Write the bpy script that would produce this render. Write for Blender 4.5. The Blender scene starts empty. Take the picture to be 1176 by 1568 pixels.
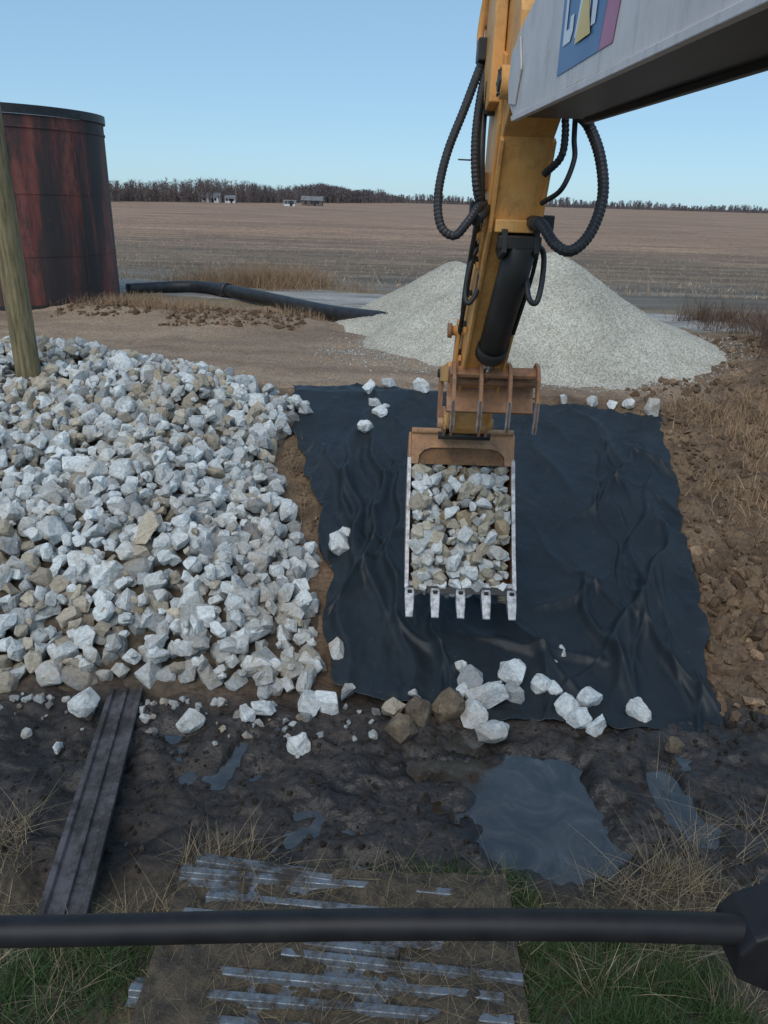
import bpy, bmesh, math
import numpy as np
from mathutils import Matrix, Vector, noise as mnoise
rng=np.random.default_rng(7)
S=bpy.context.scene
COL=bpy.context.collection
# ---------------------------------------------------------------- helpers
TAB=rng.random((256,256))
def vnoise(x,y,o=0):
    x=np.asarray(x,float)+o*17.3; y=np.asarray(y,float)+o*9.7
    xi=np.floor(x).astype(int); yi=np.floor(y).astype(int)
    fx=x-xi; fy=y-yi; fx=fx*fx*(3-2*fx); fy=fy*fy*(3-2*fy)
    a=TAB[xi%256,yi%256]; b=TAB[(xi+1)%256,yi%256]; c=TAB[xi%256,(yi+1)%256]; d=TAB[(xi+1)%256,(yi+1)%256]
    return (a*(1-fx)+b*fx)*(1-fy)+(c*(1-fx)+d*fx)*fy
def fbm(x,y,n=4,o=0):
    s=0;a=.5;f=1
    for i in range(n):
        s=s+a*(vnoise(np.asarray(x)*f,np.asarray(y)*f,o+i)-.5); a*=.5; f*=2.03
    return s
def sstep(a,b,x):
    t=np.clip((np.asarray(x,float)-a)/(b-a),0,1); return t*t*(3-2*t)
def polysd(x,y,P):
    x=np.asarray(x,float);y=np.asarray(y,float)
    d=np.full(x.shape,1e9); ins=np.zeros(x.shape,bool); n=len(P)
    for i in range(n):
        ax,ay=P[i];bx,by=P[(i+1)%n]
        ex,ey=bx-ax,by-ay
        t=np.clip(((x-ax)*ex+(y-ay)*ey)/(ex*ex+ey*ey),0,1)
        d=np.minimum(d,np.hypot(x-ax-t*ex,y-ay-t*ey))
        c=((ay>y)!=(by>y))&(x<(bx-ax)*(y-ay)/((by-ay) if by!=ay else 1e-9)+ax)
        ins^=c
    return np.where(ins,d,-d)     # positive inside
def fastmesh(name,V,Fc,mat=None,smooth=False,col=None,parent=None):
    V=np.asarray(V,np.float32); Fc=np.asarray(Fc,np.int32); k=Fc.shape[1]
    me=bpy.data.meshes.new(name)
    me.vertices.add(len(V)); me.vertices.foreach_set("co",V.ravel())
    me.loops.add(Fc.size); me.loops.foreach_set("vertex_index",Fc.ravel())
    me.polygons.add(len(Fc)); me.polygons.foreach_set("loop_start",np.arange(0,Fc.size,k,dtype=np.int32))
    me.update(calc_edges=True)
    if col is not None:
        a=me.color_attributes.new("Col","FLOAT_COLOR","POINT")
        c=np.ones((len(V),4),np.float32); c[:,:col.shape[1]]=col
        a.data.foreach_set("color",c.ravel())
    me.polygons.foreach_set("use_smooth",np.full(len(Fc),smooth))
    o=bpy.data.objects.new(name,me); COL.objects.link(o)
    if mat: me.materials.append(mat)
    if parent: o.parent=parent
    return o
def gridfaces(A):
    i=np.arange(A.size).reshape(A.shape)
    return np.stack([i[:-1,:-1],i[:-1,1:],i[1:,1:],i[1:,:-1]],-1).reshape(-1,4)
def pymesh(name,V,Fc,mat=None,smooth=False,parent=None,bevel=0,seg=2):
    me=bpy.data.meshes.new(name); me.from_pydata([tuple(v) for v in V],[],[tuple(f) for f in Fc]); me.update()
    bm=bmesh.new(); bm.from_mesh(me); bmesh.ops.recalc_face_normals(bm,faces=bm.faces); bm.to_mesh(me); bm.free()
    for p in me.polygons: p.use_smooth=smooth
    o=bpy.data.objects.new(name,me); COL.objects.link(o)
    if mat:
        for m in (mat if isinstance(mat,(list,tuple)) else [mat]): me.materials.append(m)
    if parent: o.parent=parent
    if bevel:
        b=o.modifiers.new("b","BEVEL"); b.width=bevel; b.segments=seg; b.limit_method='ANGLE'; b.angle_limit=math.radians(35)
    return o
def empty(name,loc=(0,0,0)):
    o=bpy.data.objects.new(name,None); COL.objects.link(o); return o
def catmull(P,n=10):
    P=[Vector(p) for p in P]; P=[P[0]*2-P[1]]+P+[P[-1]*2-P[-2]]; out=[]
    for i in range(1,len(P)-2):
        for k in range(n):
            t=k/n; a,b,c,d=P[i-1:i+3]
            out.append(.5*((2*b)+(c-a)*t+(2*a-5*b+4*c-d)*t*t+(3*b-a-3*c+d)*t**3))
    out.append(P[-2]); return out
def tube(name,P,r,mat,parent=None,sides=12,n=10,rib=0,ribstep=.02,smoothcurve=True,rf=None):
    pts=catmull(P,n) if smoothcurve else [Vector(p) for p in P]
    if rib:
        L=[0]
        for i in range(1,len(pts)): L.append(L[-1]+(pts[i]-pts[i-1]).length)
        m=int(L[-1]/(ribstep/2)); q=[]
        A=np.array([tuple(p) for p in pts]); ss=np.linspace(0,L[-1],m)
        A=np.stack([np.interp(ss,L,A[:,j]) for j in range(3)],1); pts=[Vector(a) for a in A]
    V=[];F=[]
    up=None
    for i,p in enumerate(pts):
        t=(pts[min(i+1,len(pts)-1)]-pts[max(i-1,0)]).normalized()
        if up is None:
            up=t.orthogonal().normalized()
        up=(up-t*up.dot(t)).normalized(); s=t.cross(up)
        rr=r if not rib else (r if i%2 else r-rib)
        if rf: rr=r*rf(i/(len(pts)-1))
        for k in range(sides):
            a=2*math.pi*k/sides; V.append(p+(up*math.cos(a)+s*math.sin(a))*rr)
    m=len(pts)
    for i in range(m-1):
        for k in range(sides):
            F.append((i*sides+k,i*sides+(k+1)%sides,(i+1)*sides+(k+1)%sides,(i+1)*sides+k))
    F.append(tuple(range(sides))); F.append(tuple(range((m-1)*sides,m*sides)))
    o=pymesh(name,V,F,mat,True,parent)
    for p in o.data.polygons:
        if len(p.vertices)>4 or rib: p.use_smooth=False
    return o
def box(name,c,s,mat,parent=None,bevel=0,rot=None):
    V=[Vector((x*s[0]/2,y*s[1]/2,z*s[2]/2)) for x in(-1,1) for y in(-1,1) for z in(-1,1)]
    if rot: V=[rot@v for v in V]
    V=[v+Vector(c) for v in V]
    return pymesh(name,V,[(0,1,3,2),(4,6,7,5),(0,4,5,1),(2,3,7,6),(0,2,6,4),(1,5,7,3)],mat,False,parent,bevel)
# ---------------------------------------------------------------- material helpers
def newmat(name):
    m=bpy.data.materials.new(name); m.use_nodes=True; nt=m.node_tree
    b=nt.nodes["Principled BSDF"]; return m,nt,b
def N(nt,t,**k):
    n=nt.nodes.new(t)
    for a,v in k.items(): setattr(n,a,v)
    return n
def ramp(nt,fac,stops):
    r=nt.nodes.new("ShaderNodeValToRGB"); e=r.color_ramp.elements
    while len(e)<len(stops): e.new(.5)
    for x,(p,c) in zip(e,stops): x.position=p; x.color=(c[0],c[1],c[2],1) if not np.isscalar(c) else (c,c,c,1)
    nt.links.new(fac,r.inputs[0]); return r.outputs[0]
def mix(nt,a,b,f,mode='MIX'):
    m=nt.nodes.new("ShaderNodeMix"); m.data_type='RGBA'; m.blend_type=mode
    for sock,v in ((m.inputs[6],a),(m.inputs[7],b),(m.inputs[0],f)):
        if isinstance(v,bpy.types.NodeSocket): nt.links.new(v,sock)
        elif np.isscalar(v): sock.default_value=v if sock==m.inputs[0] or sock.type=='VALUE' else (v,v,v,1)
        else: sock.default_value=(v[0],v[1],v[2],1)
    return m.outputs[2]
def noise(nt,scale,detail=6,rough=.6,coord=None,vec=None,dist=0):
    n=N(nt,"ShaderNodeTexNoise"); n.inputs["Scale"].default_value=scale; n.inputs["Detail"].default_value=detail; n.inputs["Roughness"].default_value=rough; n.inputs["Distortion"].default_value=dist
    if coord is None:
        g=nt.nodes.new("ShaderNodeNewGeometry"); coord=g.outputs["Position"]
    if vec:
        mp=nt.nodes.new("ShaderNodeMapping"); mp.inputs["Scale"].default_value=vec; nt.links.new(coord,mp.inputs[0]); coord=mp.outputs[0]
    nt.links.new(coord,n.inputs["Vector"]); return n.outputs["Fac"]
def bump(nt,b,h,strength,dist=.02,prev=None):
    n=N(nt,"ShaderNodeBump"); n.inputs["Strength"].default_value=strength; n.inputs["Distance"].default_value=dist
    nt.links.new(h,n.inputs["Height"])
    if prev: nt.links.new(prev,n.inputs["Normal"])
    nt.links.new(n.outputs[0],b.inputs["Normal"]); return n.outputs[0]
def simple(name,c1,c2,scale=6,rough=.6,metal=0,bs=.2,bd=.01,spec=.5):
    m,nt,b=newmat(name)
    f=noise(nt,scale)
    c=ramp(nt,f,[(.35,c1),(.65,c2)])
    nt.links.new(c,b.inputs["Base Color"]); b.inputs["Roughness"].default_value=rough; b.inputs["Metallic"].default_value=metal
    b.inputs["Specular IOR Level"].default_value=spec
    if bs: bump(nt,b,noise(nt,scale*5),bs,bd)
    return m
def attrmat(name,fine=40,lo=.6,hi=1.25,rough=.9,bs=.5,bd=.02,scale2=None,spec=.3,alpha_rough=False):
    m,nt,b=newmat(name)
    a=N(nt,"ShaderNodeAttribute",attribute_name="Col")
    f=noise(nt,fine,8,.65)
    r=ramp(nt,f,[(.3,lo),(.7,hi)])
    c=mix(nt,a.outputs["Color"],r,1.,'MULTIPLY')
    nt.links.new(c,b.inputs["Base Color"]); b.inputs["Roughness"].default_value=rough; b.inputs["Specular IOR Level"].default_value=spec
    if alpha_rough: nt.links.new(a.outputs["Alpha"],b.inputs["Roughness"])
    if bs:
        p=bump(nt,b,f,bs,bd)
        if scale2: bump(nt,b,noise(nt,scale2,4),bs,bd*4,p)
    return m,nt,b,c
# ---------------------------------------------------------------- world / light / camera
w=bpy.data.worlds.new("World"); S.world=w; w.use_nodes=True
nt=w.node_tree; bg=nt.nodes["Background"]
sky=nt.nodes.new("ShaderNodeTexSky"); sky.sky_type='NISHITA'; sky.sun_disc=False
SE=math.radians(50); SR=math.radians(200)
sky.sun_elevation=SE; sky.sun_rotation=SR; sky.air_density=.8; sky.dust_density=.3; sky.ozone_density=5.0
gmn=nt.nodes.new("ShaderNodeGamma"); gmn.inputs[1].default_value=.42; nt.links.new(sky.outputs[0],gmn.inputs[0])
nt.links.new(mix(nt,gmn.outputs[0],(1.56,2.12,2.46),1.,'MULTIPLY'),bg.inputs[0]); bg.inputs[1].default_value=.15
sd=bpy.data.lights.new("sun","SUN"); sd.energy=2.0; sd.angle=math.radians(50); sd.color=(1,.94,.86)
so=bpy.data.objects.new("sun",sd); COL.objects.link(so)
d=Vector((math.sin(SR)*math.cos(SE),math.cos(SR)*math.cos(SE),math.sin(SE)))
so.rotation_euler=d.to_track_quat('Z','Y').to_euler()
S.view_settings.view_transform='Standard'; S.view_settings.look='None'; S.view_settings.exposure=0
cd=bpy.data.cameras.new("camera"); cam=bpy.data.objects.new("camera",cd); COL.objects.link(cam); S.camera=cam
cd.sensor_fit='VERTICAL'; cd.sensor_height=36; cd.lens=1154*36/1568; cd.clip_start=.05; cd.clip_end=6000
pt=math.radians(22.6); rl=math.radians(1.82)
R=Vector((1,0,0));U=Vector((0,math.sin(pt),math.cos(pt)));Fw=Vector((0,math.cos(pt),-math.sin(pt)))
cr=R*math.cos(rl)+U*math.sin(rl); cu=-R*math.sin(rl)+U*math.cos(rl)
M=Matrix((cr,cu,-Fw)).transposed().to_4x4(); M.translation=Vector((0,0,5.2)); cam.matrix_world=M
# ---------------------------------------------------------------- terrain
FAB=[(-1.9,14.73),(-.44,14.85),(2.35,14.2),(5.14,13.83),(4.54,10.56),(4.07,8.41),(3.64,6.54),(2.59,6.54),(1.41,6.55),(.16,6.84),(-.51,7.0),(-.72,9.0),(-1.05,10.8),(-1.5,12.3)]
ROCK=[(-13,16.6),(-7,16.4),(-3.5,15.3),(-1.35,13.5),(-1.85,12.2),(-1.4,10.8),(-1.0,9.4),(-.6,7.5),(-.6,6.75),(-2.4,6.95),(-4.2,6.95),(-9,6.9),(-13,8)]
def puddle(x,y):
    w=fbm(x*2.0,y*2.6,5,3)*1.9+.5*fbm(x*9,y*9,3,6)
    def el(cx,cy,rx,ry,p=4): return 1-(np.abs((x-cx)/rx)**p+np.abs((y-cy)/ry)**p)
    a=np.maximum.reduce([el(1.55+.12*(5.3-y),5.26,.62,.82),el(2.86+.15*(5.5-y),5.5,.18,.5),el(-1.42+.2*(y-5.95),5.95,.07,.35),el(.8,5.9,.4,.13,2)*.5])
    return np.maximum(a,-1.4)+w
def base(x,y):
    x=np.asarray(x,float); y=np.asarray(y,float)
    z=.4*(1-sstep(3.0,4.9,y))+1.6*np.clip((y-6.8)/7.6,0,1)
    z=z+.08*np.exp(-((y-14.6)/1.0)**2)
    z=z+.35*np.exp(-((x+4.6)/2.6)**2-((y-22.8)/1.2)**2)+.35*np.exp(-((x+8.5)/2)**2-((y-24)/1.5)**2)
    z=z+.45*sstep(6.5,9,x)*np.exp(-((y-19)/4)**2)
    z=z+.25*sstep(4.9,6.5,x)*np.exp(-((y-10)/3)**2)
    return z
def terr(x,y):
    z=base(x,y)
    fab=sstep(-.3,.2,polysd(x,y,FAB))
    near=1-sstep(24,34,y)
    amp=.22*(1-fab)*near+.02
    rb=sstep(3.8,5.2,x)*sstep(6.5,8,y)*(1-sstep(16,20,y))
    rough=1+1.2*rb-.7*sstep(15,16,y)*(1-sstep(6,8,x))
    z=z+amp*fbm(x*1.1,y*1.1,3,1)+ (1-fab)*near*.14*rough*fbm(x*4,y*4,4,5)
    mud=sstep(4.5,4.9,y)*(1-sstep(6.5,7.0,y))
    z=z+mud*(.055+.18*fbm(x*3,y*5,4,8)+.09*fbm(x*11,y*11,2,9))
    p=puddle(x,y); k=sstep(-.9,.5,p)*mud
    return z*(1-k)-.040*k+.035*k*fbm(x*6,y*6,3,14)
def grow(a,step,f,lim):
    o=[a]
    while abs(o[-1])<lim: o.append(o[-1]+step); step*=f
    return o[1:]
ys=np.array([-x for x in grow(1.0,.5,1.4,400)][::-1]+list(np.arange(-1,2.8,.25))+list(np.arange(2.8,7.2,.028))+list(np.arange(7.2,20,.06))+list(np.arange(20,34,.15))+list(grow(34,.3,1.07,5000)))
ys=np.unique(np.round(ys,4))
xr=list(np.arange(0,5.2,.035))+list(np.arange(5.2,12,.09))+grow(12,.2,1.12,4000)
xs=np.array([-a for a in xr[1:][::-1]]+xr)
X,Y=np.meshgrid(xs,ys); Z=terr(X,Y)
V=np.stack([X,Y,Z],-1).reshape(-1,3)
x=V[:,0];y=V[:,1]
def C(*c): return np.array(c)[None,:]
def lerp(a,b,t): return a*(1-t[:,None])+b*t[:,None]
n1=fbm(x*.9,y*.9,4,20)+.5; n2=fbm(x*3,y*3,4,25)+.5; n3=fbm(x*.25,y*.25,3,30)+.5
col=lerp(C(.055,.042,.027),C(.12,.09,.054),n2)                      # near bank soil
mud=lerp(C(.017,.014,.0125),C(.052,.041,.034),np.clip(n2*2-.5,0,1))
t=sstep(4.0,4.6,y+.5*(n1-.5)); col=lerp(col,mud,t)
bank=lerp(C(.10,.062,.037),C(.22,.145,.085),np.clip(n2*1.8-.4,0,1))
t=sstep(6.7,7.6,y+.8*(n1-.5)); col=lerp(col,bank,t)
road=lerp(C(.20,.135,.09),C(.34,.245,.165),np.clip((fbm(x*.35,y*1.6,4,33)+.5)*1.8-.4,0,1))
t=sstep(14.2,15.4,y)*(1-sstep(5.5,7.5,x)); col=lerp(col,road,t)
yc=np.where(np.abs(x)>25,29.0,30-.3*np.clip(x+3,-14,14))
grass=lerp(C(.15,.11,.065),C(.27,.20,.12),n2)
t=sstep(-4.5,-3.2,y-yc); col=lerp(col,grass,t)
gr=lerp(C(.17,.16,.145),C(.40,.38,.35),np.clip((fbm(x*.5,y*2.5,4,38)+.5)*1.8-.4,0,1))
t=sstep(-2.6,-2.2,y-yc+.6*(n2-.5))*(1-sstep(1.9,2.4,y-yc+.6*(n2-.5))); col=lerp(col,gr,t)
fieldn=lerp(C(.16,.117,.078),C(.26,.185,.12),n3); fieldf=lerp(C(.33,.20,.125),C(.39,.25,.16),n3)
fieldb=lerp(C(.07,.062,.046),C(.24,.205,.165),np.clip((fbm(x*.15,y*.9,4,36)+.5)*1.8-.4,0,1))
t=sstep(2.6,4.5,y-yc); col=lerp(col,fieldb,t)
t=sstep(36,42,y+5*(n1-.5)); col=lerp(col,fieldn,t)
t=sstep(45,85,y+14*(n3-.5)); col=lerp(col,fieldf,t)
alpha=np.full(len(x),.95)
mudm=sstep(4.4,4.8,y)*(1-sstep(6.7,7.2,y)); wet=sstep(-1.3,-.3,puddle(x,y))
alpha=alpha-mudm*np.clip(.52+1.0*(n1-.5)+.25*wet,.2,.78)
col=col*(1-.35*(mudm*wet)[:,None])
gm,gnt,gb,gc=attrmat("ground_soil",18,.5,1.4,.9,.7,.02,scale2=4,alpha_rough=True,spec=.45)
geo=gnt.nodes.new("ShaderNodeNewGeometry"); sep=gnt.nodes.new("ShaderNodeSeparateXYZ"); gnt.links.new(geo.outputs["Position"],sep.inputs[0])
fm=N(gnt,"ShaderNodeMapRange"); fm.inputs[1].default_value=33; fm.inputs[2].default_value=40; gnt.links.new(sep.outputs[1],fm.inputs[0])
rows=noise(gnt,.6,8,.75,vec=(.10,1.0,1)); rr=ramp(gnt,rows,[(.38,.60),(.62,1.28)])
spk=noise(gnt,2.2,6,.85,vec=(1,.8,1)); sr=ramp(gnt,spk,[(.38,.58),(.62,1.3)])
big=noise(gnt,.05,5,.6,vec=(.5,1.6,1)); br=ramp(gnt,big,[(.38,.80),(.62,1.12)])
fc=mix(gnt,gc,rr,1.,'MULTIPLY'); fc=mix(gnt,fc,sr,1.,'MULTIPLY'); fc=mix(gnt,fc,br,1.,'MULTIPLY')
out=mix(gnt,gc,fc,fm.outputs[0]); gnt.links.new(out,gb.inputs["Base Color"])
ground=fastmesh("ground",V,gridfaces(X),gm,True,np.concatenate([col,alpha[:,None]],1))
wm,nt,b=newmat("puddle_water"); 
murk_refl=noise(nt,1.6,8,.7,dist=2.0)
nt.links.new(ramp(nt,murk_refl,[(.38,(.014,.011,.008)),(.52,(.034,.030,.025)),(.66,(.060,.061,.060))]),b.inputs["Base Color"]); b.inputs["IOR"].default_value=2.0  # murky water; paler mottling puts sky reflection into the base colour
nt.links.new(ramp(nt,noise(nt,3.2,7,.7),[(.45,.03),(.68,.28)]),b.inputs["Roughness"])
b.inputs["Specular IOR Level"].default_value=.5
bump(nt,b,noise(nt,7,5,.6),.12,.012)
A,B=np.meshgrid(np.linspace(-2.2,3.4,12),np.linspace(4.45,6.5,6))
fastmesh("puddle_water",np.stack([A,B,np.full(A.shape,-.010)],-1).reshape(-1,3),gridfaces(A),wm,True)
# ---------------------------------------------------------------- rocks
def rockvar(seed,npts=14,lod=2):
    r=np.random.default_rng(seed)
    bm=bmesh.new(); sc=np.array([1,r.uniform(.68,.95),r.uniform(.58,.85)])
    P=r.normal(size=(npts,3)); P/=np.linalg.norm(P,axis=1)[:,None]
    P=np.sign(P)*np.abs(P)**.72*r.uniform(.8,1.1,(npts,1)); P=P*sc*.5
    for p in P: bm.verts.new(p)
    bmesh.ops.convex_hull(bm,input=bm.verts)
    bmesh.ops.delete(bm,geom=[v for v in bm.verts if not v.link_faces],context='VERTS')
    bmesh.ops.dissolve_limit(bm,angle_limit=math.radians(10),verts=bm.verts,edges=bm.edges)
    if lod>1: bmesh.ops.bevel(bm,geom=bm.edges[:],offset=.022,segments=1,affect='EDGES',clamp_overlap=True)
    bmesh.ops.triangulate(bm,faces=bm.faces)
    if lod>1:
        long=[e for e in bm.edges if e.calc_length()>.16]
        bmesh.ops.subdivide_edges(bm,edges=long,cuts=1,use_grid_fill=True)
        bmesh.ops.triangulate(bm,faces=bm.faces)
    off=Vector(r.uniform(-50,50,3))
    for v in bm.verts:
        v.co+=mnoise.noise_vector(v.co*3+off)*.06+mnoise.noise_vector(v.co*9+off)*.028
    bm.verts.index_update()
    V=np.array([v.co[:] for v in bm.verts]); Fc=np.array([[v.index for v in f.verts] for f in bm.faces]); bm.free()
    return V,Fc
VARS=[rockvar(s,14+s%8) for s in range(18)]
VARL=[rockvar(s,12+s%7,1) for s in range(10)]
def randrot(r):
    q=r.normal(size=4); q/=np.linalg.norm(q); w,x,y,z=q
    return np.array([[1-2*(y*y+z*z),2*(x*y-z*w),2*(x*z+y*w)],[2*(x*y+z*w),1-2*(x*x+z*z),2*(y*z-x*w)],[2*(x*z-y*w),2*(y*z+x*w),1-2*(x*x+y*y)]])
def rocks(name,pos,size,cols,mat,seed=1,parent=None,var=None):
    var=var or VARS
    r=np.random.default_rng(seed); Vs=[];Fs=[];Cs=[];o=0
    for p,s,c in zip(pos,size,cols):
        v,f=var[r.integers(len(var))]
        v=(v*np.array([1,r.uniform(.75,1.1),r.uniform(.8,1.15)]))@randrot(r).T*s+p
        Vs.append(v);Fs.append(f+o);Cs.append(np.tile(c,(len(v),1)));o+=len(v)
    return fastmesh(name,np.concatenate(Vs),np.concatenate(Fs),mat,False,np.concatenate(Cs),parent)
rm,nt,b,c=attrmat("limestone",22,.7,1.12,.92,.8,.010,scale2=7,spec=.25)
v=noise(nt,.9,9,.78); k=ramp(nt,v,[(.49,0.),(.62,.55)]); c=mix(nt,c,(.36,.28,.185),k)
v=noise(nt,6,8,.8); k=ramp(nt,v,[(.54,0.),(.66,.6)]); c=mix(nt,c,(.24,.19,.135),k)
v=noise(nt,40,5,.75); k=ramp(nt,v,[(.3,.66),(.5,1.)]); c=mix(nt,c,k,1.,'MULTIPLY'); nt.links.new(c,b.inputs["Base Color"])
def mound(x,y):
    d=polysd(x,y,ROCK); return .60*sstep(0,2.0,d)+.12*fbm(np.asarray(x)*.9,np.asarray(y)*.9,2,81)*sstep(.5,1.5,d)*2
def rockcols(pos,seed,tan=.0):
    r=np.random.default_rng(seed); n=len(pos)
    wgt=np.clip(fbm(pos[:,0]*.5,pos[:,1]*.5,3,40)*2.4+.02+tan+.7*np.exp(-((pos[:,0]+3.4)/2.4)**2-((pos[:,1]-12.4)/2.4)**2),0,1)
    pick=r.random(n)<wgt*.5+.03
    g=r.uniform(.50,.78,n)[:,None]; white=g*np.array([[.965,1.0,.985]])
    tn=r.uniform(.32,.52,n)[:,None]*np.array([[1.05,.92,.72]])
    gray=r.uniform(.28,.42,n)[:,None]*np.array([[.97,1,1.]])
    c=np.where(pick[:,None],tn,white); c=np.where((r.random(n)<.10)[:,None],gray,c); return c
PP=[]
for layer,(sp,lo,hi) in enumerate([(.24,.24,.38),(.225,.21,.36),(.20,.10,.25)]):
    gx=np.arange(-12,0,sp); gy=np.arange(6.4,17,sp*.9); A,B=np.meshgrid(gx,gy); A=A+rng.uniform(-.45,.45,A.shape)*sp+ (np.arange(len(gy))%2)[:,None]*sp/2; B=B+rng.uniform(-.45,.45,B.shape)*sp
    A=A.ravel();B=B.ravel(); sdv=polysd(A,B,ROCK)+.35*fbm(A*1.6,B*1.6,3,3)*2
    keep=(sdv>.05+.02*layer)
    if layer==1: keep&=rng.random(len(A))<.88
    if layer==2: keep&=rng.random(len(A))<.5
    keep&=(np.abs(A)<B*.62+1.2)
    A=A[keep];B=B[keep]; s=(lo+(hi-lo)*rng.random(len(A))**1.4)*rng.choice([1,1,1,1,1,1.35],len(A))
    z=base(A,B)+mound(A,B)+[0.01,.15,.19][layer]+rng.uniform(-.06,.07,len(A))
    PP.append((np.stack([A,B,z],1),s))
pos=np.concatenate([p[0] for p in PP]); siz=np.concatenate([p[1] for p in PP])
rc=rockcols(pos,3); n0=len(PP[0][0]); rc[:n0]*=.72  # bottom layer's colour darkened, painting shade into the gaps between rocks
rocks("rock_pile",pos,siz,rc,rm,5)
A,B=np.meshgrid(np.arange(-13,0,.2),np.arange(6.4,17,.2)); sdv=polysd(A,B,ROCK)
z=np.where(sdv>0,base(A,B)+mound(A,B)-.02,base(A,B)-.3)
cm=simple("pile_fines",(.05,.038,.026),(.12,.09,.06),8,.95,0,.6,.03)
fastmesh("pile_fines",np.stack([A,B,z],-1).reshape(-1,3),gridfaces(A),cm,True)
L=[(-3.13,6.61,.3),(-1.94,6.38,.26),(-1.40,6.50,.2),(-1.24,6.62,.26),(-.78,6.06,.24),(-.73,6.70,.3),(-.54,6.77,.28),(-.35,6.92,.25),(.16,6.69,.26),(.42,6.92,.2),(.75,6.71,.36,1),(.26,6.32,.32,1),(.44,6.59,.32,1),(.95,7.35,.2),(1.04,7.06,.38),(1.16,6.84,.44),(1.54,7.23,.34),(1.5,6.94,.32),(1.0,6.62,.3),(1.18,6.33,.34),(1.99,7.47,.2),(2.19,7.62,.22),(1.82,7.1,.24),(1.96,7.06,.22),(2.08,6.78,.3),(2.31,6.88,.34),(2.31,6.52,.24),(2.13,6.62,.26),(2.84,6.77,.26),(-.58,9.52,.34),(-.53,9.82,.28),(-.5,7.55,.26),(3.05,6.25,.2,1),(-2.45,6.45,.12),(-3.14,5.95,.12),(1.3,7.05,.22),(.92,6.98,.24),
 (-.36,14.41,.28),(-.22,13.8,.28),(-.13,13.47,.3),(-.37,12.91,.32),(.04,14.8,.3),(.66,14.48,.32),(2.75,14.34,.28),(3.35,14.17,.22),(3.9,14.11,.24),(4.28,14.1,.2),(4.58,14.07,.24),(5.0,13.93,.36),(-.05,13.7,.2)]
lp=np.array([[a[0],a[1],float(base(a[0],a[1]))+.05+a[2]*.3] for a in L]); ls=np.array([a[2]*1.2 for a in L])
lc=rockcols(lp,9,-1); 
for k,a in enumerate(L):
    if len(a)>3: lc[k]=(.13,.098,.07)
tp=[];
for _ in range(130):
    xx=rng.uniform(-5,.2); yy=6.85-abs(rng.normal())*.35
    tp.append((xx,yy,float(terr(xx,yy))+.02))
tp=np.array(tp)
rocks("loose_rocks",np.concatenate([lp,tp]),np.concatenate([ls,.04+.12*rng.random(len(tp))**2]),np.concatenate([lc,rockcols(tp,11)*.6]),rm,8)
clm,_,_,_=attrmat("clod_soil",25,.6,1.25,.97,.6,.02)
cp=[];cs=[]
def scat(n,x0,x1,y0,y1,lo,hi,cond=None,p=2.2):
    for _ in range(n):
        a=rng.uniform(x0,x1);b2=rng.uniform(y0,y1)
        if cond and not cond(a,b2): continue
        s=lo+(hi-lo)*rng.random()**p
        cp.append((a,b2,s)); cs.append(s)
outside=lambda a,b2: polysd(np.array([a]),np.array([b2]),FAB)[0]<-.02 and polysd(np.array([a]),np.array([b2]),ROCK)[0]<-.1
scat(3000,3.6,7.5,6.5,14,.03,.17,outside,3)
scat(900,5,10,13.5,21,.04,.28,outside,3)
scat(500,-6.5,-2.5,21.5,24,.05,.25)
scat(350,-10,-6,22.5,26,.05,.25)
scat(1800,-3.6,3.8,4.5,6.9,.015,.08,lambda a,b2:puddle(np.array([a]),np.array([b2]))[0]<-.35 and b2<6.6,3)
scat(500,-2.0,-.9,10.0,13,.03,.12,outside)
scat(170,4.2,5.5,8.2,9.8,.10,.30,outside,1.5)
scat(60,3.9,5.2,7.0,9.5,.12,.34,outside,1.5)
cp=np.array(cp);cs=np.array(cs); cp[:,2]=terr(cp[:,0],cp[:,1])+cp[:,2]*.1
cc=rng.uniform(.6,1.25,(len(cp),1))*np.array([[.17,.11,.067]])
cc=np.where((cp[:,1]<6.75)[:,None],rng.uniform(.6,1.3,(len(cp),1))*np.array([[.036,.029,.024]]),cc)
lite=(rng.random(len(cp))<.10)&(cp[:,1]>7); cc[lite]*=1.7
rocks("soil_clods",cp,cs,cc,clm,12,None,VARL)
# ---------------------------------------------------------------- gravel pile
A,B=np.meshgrid(np.arange(-2.5,9.2,.05),np.arange(15,27.2,.05))
def cone(cx,cy,h,s=.66): 
    dd=np.hypot(A-cx,B-cy); return h+.12-s*np.sqrt(dd*dd+.10)
H=np.stack([cone(4.05,20.1,2.55,.66),cone(1.9,23.3,2.05),cone(1.75,20.5,1.45,.62),cone(5.7,19.4,1.45,.6),cone(6.4,20.6,1.1,.6),cone(.4,23.9,1.1,.6),cone(3.0,22,2.1)],0)
k=12; hh=np.log(np.exp(H*k).sum(0))/k
hh=hh+.08*fbm(A*1.0,B*1.0,3,50)+.03*fbm(A*5,B*5,3,52)+rng.uniform(-.012,.012,A.shape)
z=base(A,B)+hh; z=np.where(hh<-.15,base(A,B)-.3,z)
pm,nt,b=newmat("crushed_gravel")
vo=N(nt,"ShaderNodeTexVoronoi"); vo.inputs["Scale"].default_value=34; g=nt.nodes.new("ShaderNodeNewGeometry"); nt.links.new(g.outputs["Position"],vo.inputs["Vector"])
c=ramp(nt,vo.outputs["Color"],[(.1,(.29,.265,.21)),(.5,(.46,.43,.355)),(.9,(.62,.585,.50))])
c=mix(nt,c,ramp(nt,noise(nt,.7,5),[(.35,.78),(.65,1.08)]),1.,'MULTIPLY')
nt.links.new(c,b.inputs["Base Color"]); b.inputs["Roughness"].default_value=.95; b.inputs["Specular IOR Level"].default_value=.1
bump(nt,b,vo.outputs["Distance"],.6,.02)
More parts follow.
